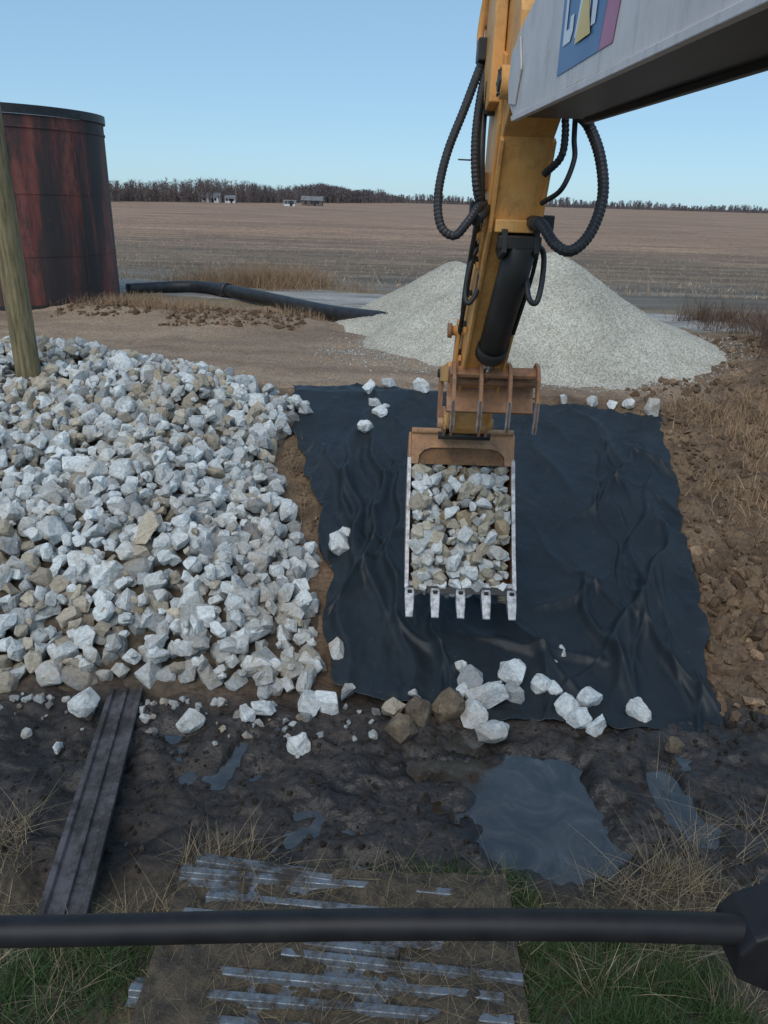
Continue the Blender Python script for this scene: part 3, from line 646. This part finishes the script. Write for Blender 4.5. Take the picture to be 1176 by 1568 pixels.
rod("bucket_cylinder",A3(0,7.3,5.6),A3(0,8.35,4.05),.1,under,20)
rod("bucket_rod",A3(0,8.3,4.1),A3(0,8.85,3.35),.05,chrome)
for dx in(-.27,.27):
    ext("link_arm",[(8.0,3.5),(8.12,3.6),(8.95,3.35),(8.92,3.2),(8.1,3.38)],dx-.025,dx+.025,orange,.01)
    ext("tilt_link",[(8.85,3.4),(8.98,3.36),(8.95,2.75),(8.82,2.72)],dx-.025,dx+.025,rustor,.01)
ext("side_link",[(7.70,4.05),(7.80,4.1),(8.05,3.5),(8.3,2.9),(8.2,2.85),(7.9,3.4)],-.27,-.235,orange,.01)
rod("link_pin",A3(-.33,7.78,3.98),A3(.25,7.78,3.98),.05,orange)
rod("link_pin_cap",A3(-.36,7.78,3.98),A3(-.32,7.78,3.98),.075,rustor)
rod("link_pin_b",A3(-.32,8.9,3.3),A3(.32,8.9,3.3),.05,under)
thc=[(7.50,3.60),(7.60,3.66),(7.74,3.62),(7.83,3.46),(7.82,3.28),(7.72,3.14),(7.68,3.17),(7.77,3.30),(7.78,3.44),(7.71,3.57),(7.60,3.61),(7.52,3.56)]
ext("thumb_plate",thc,.62,1.52,rustor,.006,yaw=False)
tin=[(7.66,3.70),(7.52,3.69),(7.42,3.56),(7.37,3.36),(7.38,3.10),(7.41,3.02),(7.45,3.10),(7.46,3.34),(7.51,3.50),(7.60,3.60),(7.72,3.55),(7.80,3.40),(7.84,3.42),(7.76,3.62)]
for k,xx in enumerate([.66,.93,1.22,1.50]): ext("tine_%d"%k,tin,xx-.018,xx+.018,rustor,.005,yaw=False)
for k,xx in enumerate([.66,.93,1.22,1.50]): ext("tine_edge_%d"%k,[(7.37,3.36),(7.38,3.10),(7.41,3.02),(7.43,3.1),(7.42,3.36)],xx-.021,xx+.021,silver,.003,yaw=False)
rod("thumb_tube",(.64,7.66,3.50),(1.51,7.66,3.50),.055,rustor)
bx0,bx1=.30,1.50
sh=[(7.62,1.10),(7.85,1.0),(8.25,.97),(8.65,1.12),(8.95,1.45),(9.08,1.85),(9.02,2.25),(8.85,2.55),(8.66,2.64)]
def shell(name,prof,t,x0,x1,mat,bevel=.005):
    inn=[]
    for y_,z_ in prof:
        dv=Vector((0,8.35-y_,1.85-z_)).normalized(); inn.append((y_+dv.y*t,z_+dv.z*t))
    return ext(name,prof+inn[::-1],x0,x1,mat,bevel,yaw=False)
bkt=paint("bucket_paint",(.46,.23,.105),(.54,.29,.14),(.20,.13,.09),.42,.66,.65,.55)
shell("bucket_shell",sh,.03,bx0,bx1,bkt)
side=sh+[(8.54,2.36),(8.3,2.0),(7.95,1.5)]
for nm,x0,x1 in(("bucket_side",bx0-.028,bx0-.002),("bucket_side_r",bx1+.002,bx1+.028)): ext(nm,side,x0,x1,bkt,.004,yaw=False)
edge=[(7.62,1.10),(7.95,1.5),(8.3,2.0),(8.54,2.36),(8.57,2.34),(8.34,1.97),(7.99,1.47),(7.66,1.07)]
for nm,x0 in(("side_cutter",bx0-.04),("side_cutter_r",bx1-.006)): ext(nm,[(a-.012,b2+.010) for a,b2 in edge],x0,x0+.046,silver,.004,yaw=False)
def bf(u_,v_): return (bx0+(bx1-bx0)*u_, 8.60-.10*v_, 2.66-.36*v_)
pp=[bf(*q) for q in [(0,1),(0,0),(1,0),(1,1),(.93,1.0),(.92,.72),(.87,.55),(.80,.48),(.5,.46),(.20,.48),(.13,.55),(.08,.72),(.07,1.0)]]; n=len(pp)
VV=[Vector(p) for p in pp]+[Vector(p)+Vector((0,.03,-.01)) for p in pp]
bmx=bmesh.new(); vs=[bmx.verts.new(v_) for v_ in VV]; bmx.faces.new(vs[:n]); bmx.faces.new(vs[n:][::-1])
for k in range(n): bmx.faces.new((vs[k],vs[(k+1)%n],vs[n+(k+1)%n],vs[n+k]))
bmesh.ops.triangulate(bmx,faces=[f2 for f2 in bmx.faces if len(f2.verts)>4]); bmesh.ops.recalc_face_normals(bmx,faces=bmx.faces)
me=bpy.data.meshes.new("bucket_top_plate"); bmx.to_mesh(me); bmx.free(); me.materials.append(bkt); o_=bpy.data.objects.new("bucket_top_plate",me); COL.objects.link(o_); o_.parent=ex
for xx in(.66,.74,1.06,1.14): ext("bucket_ear",[(8.55,2.62),(8.40,2.66),(8.28,2.80),(8.36,2.98),(8.6,2.98),(9.0,2.75),(8.95,2.5),(8.7,2.6)],xx-.018,xx+.018,rustor,.006,yaw=False)
rod("bucket_pin",(.58,8.38,2.84),(1.22,8.38,2.84),.06,bkt,20)
rod("bucket_pin_b",(.60,8.42,2.68),(1.20,8.42,2.68),.045,under,20)
rod("bucket_crossbar",(bx0,8.60,2.68),(bx1,8.60,2.68),.035,bkt,16)
ext("bucket_lip",[(7.56,1.075),(7.63,1.13),(7.80,1.06),(7.76,.99)],bx0-.02,bx1+.02,under,.006,yaw=False)
for k,xx in enumerate([.32,.61,.90,1.19,1.48]):
    V=[]
    for (y_,z_,w_,t_) in[(7.72,1.12,.050,.055),(7.60,1.04,.056,.06),(7.50,.96,.052,.05),(7.38,.855,.042,.012)]:
        for sx,sz in((-1,-1),(1,-1),(1,1),(-1,1)): V.append((xx+sx*w_,y_-sz*t_*.6,z_+sz*t_*.75))
    F=[(0,1,2,3),(15,14,13,12)]
    for q in range(3):
        for j in range(4): F.append((q*4+j,q*4+(j+1)%4,q*4+4+(j+1)%4,q*4+4+j))
    pymesh("tooth_%d"%k,V,F,silver,False,ex,.010)
    box("tooth_pin_%d"%k,(xx,7.56,1.09),(.05,.03,.03),under,ex,.003)
P=[];Sz=[]
ax=Vector((0,8.56-7.62,2.30-1.10)); L=ax.length; ax.normalize(); nb=Vector((0,-ax.z,ax.y))
for layer,(dep,sp2) in enumerate([(-.20,.15),(-.07,.135),(.0,.14)]):
    for uu in np.arange(.03,L+.04,sp2):
        for xx in np.arange(bx0+.07,bx1-.03,sp2):
            a=uu+rng.uniform(-.4,.4)*sp2*.9; x_=xx+rng.uniform(-.4,.4)*sp2*.9
            x_=min(max(x_,bx0+.10),bx1-.10)
            h=dep+rng.uniform(-.04,.03)+.08*math.sin(math.pi*min(max(a/L,0),1))
            p=Vector((x_,7.62,1.10))+ax*a+nb*h
            P.append(p[:]); Sz.append(rng.uniform(.12,.26))
P=np.array(P); bc=rockcols(P,31,.0); tb=(P[:,2]>1.6)&(rng.random(len(P))<.35); bc[tb]=bc[tb]*np.array([[.72,.63,.5]])
rocks("rock_load",P,Sz,bc,rm,33,ex)
def hose(n,P,r,rib=.005,st=.032): return tube(n,P,r,rubber,ex,12,8,rib=rib,ribstep=st)
hose("hose_left_loop",[(.80,7.03,6.47),(.68,6.93,6.25),(.54,6.78,5.88),(.41,6.64,5.54),(.35,6.51,5.23),(.38,6.42,5.01),(.49,6.39,4.94),(.59,6.43,5.04),(.68,6.55,5.15),(.76,6.75,5.17)],.037)
hose("hose_left_inner",[(.72,6.93,6.25),(.66,6.81,5.96),(.63,6.67,5.62),(.66,6.6,5.29),(.74,6.7,5.1)],.034)
hose("hose_left_inner_b",[(.74,6.95,6.2),(.70,6.83,5.9),(.69,6.7,5.55),(.72,6.7,5.2)],.03,0)
hose("hose_right_loop",[(1.30,6.1,5.80),(1.43,6.29,5.74),(1.52,6.20,5.53),(1.55,6.09,5.26),(1.47,5.99,5.01),(1.33,5.93,4.88),(1.21,5.97,4.92),(1.13,6.15,5.05),(1.13,6.6,5.05)],.044)
hose("hose_right_inner",[(1.30,6.2,5.85),(1.33,6.28,5.65),(1.33,6.20,5.50),(1.25,6.15,5.30),(1.16,6.4,5.2)],.020,0)
hose("hose_right_inner_b",[(1.24,6.3,5.85),(1.26,6.28,5.68),(1.24,6.25,5.52),(1.16,6.4,5.41)],.03)
hose("hose_lower_right",[(1.14,6.6,4.9),(1.27,6.72,4.82),(1.28,6.68,4.60),(1.24,6.62,4.42),(1.17,6.63,4.46),(1.14,6.75,4.70),(1.13,6.8,4.85)],.024,0)
hose("hose_lower_left",[(.80,7.1,4.9),(.70,7.0,4.70),(.66,6.95,4.45),(.69,6.9,4.36),(.76,6.95,4.45),(.79,7.05,4.6)],.022,0)
hose("hose_stick_run",[(.72,6.75,5.15),(.725,7.1,4.8),(.715,7.5,4.3),(.70,7.9,3.75)],.022,0)
hose("hose_stick_run_b",[(.70,6.7,5.10),(.69,6.95,4.8),(.68,7.2,4.45),(.70,7.5,4.2)],.020,0)
tube("grease_line",[(.50,6.6,5.50),(.66,6.65,5.50)],.006,under,ex,8,smoothcurve=False)
cabm=simple("cab_black_plastic",(.010,.010,.012),(.018,.018,.02),20,.5,0,.05,.002,spec=.3)
tube("cab_bar",[(-.80,.62,4.38),(-.44,.63,4.382),(.02,.64,4.402),(.43,.64,4.412),(.80,.63,4.40)],.0175,cabm,ex,20)
tube("cab_pillar",[(-.80,.62,3.4),(-.80,.62,5.0),(-.80,.45,6.2)],.05,cabm,ex,16,smoothcurve=False)
tube("cab_pillar_r",[(.80,.62,3.4),(.80,.62,5.0),(.80,.45,6.2)],.05,cabm,ex,16,smoothcurve=False)
pymesh("bar_bracket",[(x_,y_,z_) for y_ in(.61,.68) for x_,z_ in((.425,4.405),(.44,4.43),(.49,4.455),(.62,4.46),(.62,4.33),(.47,4.345),(.43,4.365))],
 [tuple(range(7)),tuple(range(13,6,-1))]+[(k,(k+1)%7,7+(k+1)%7,7+k) for k in range(7)],cabm,False,ex,.006,3)
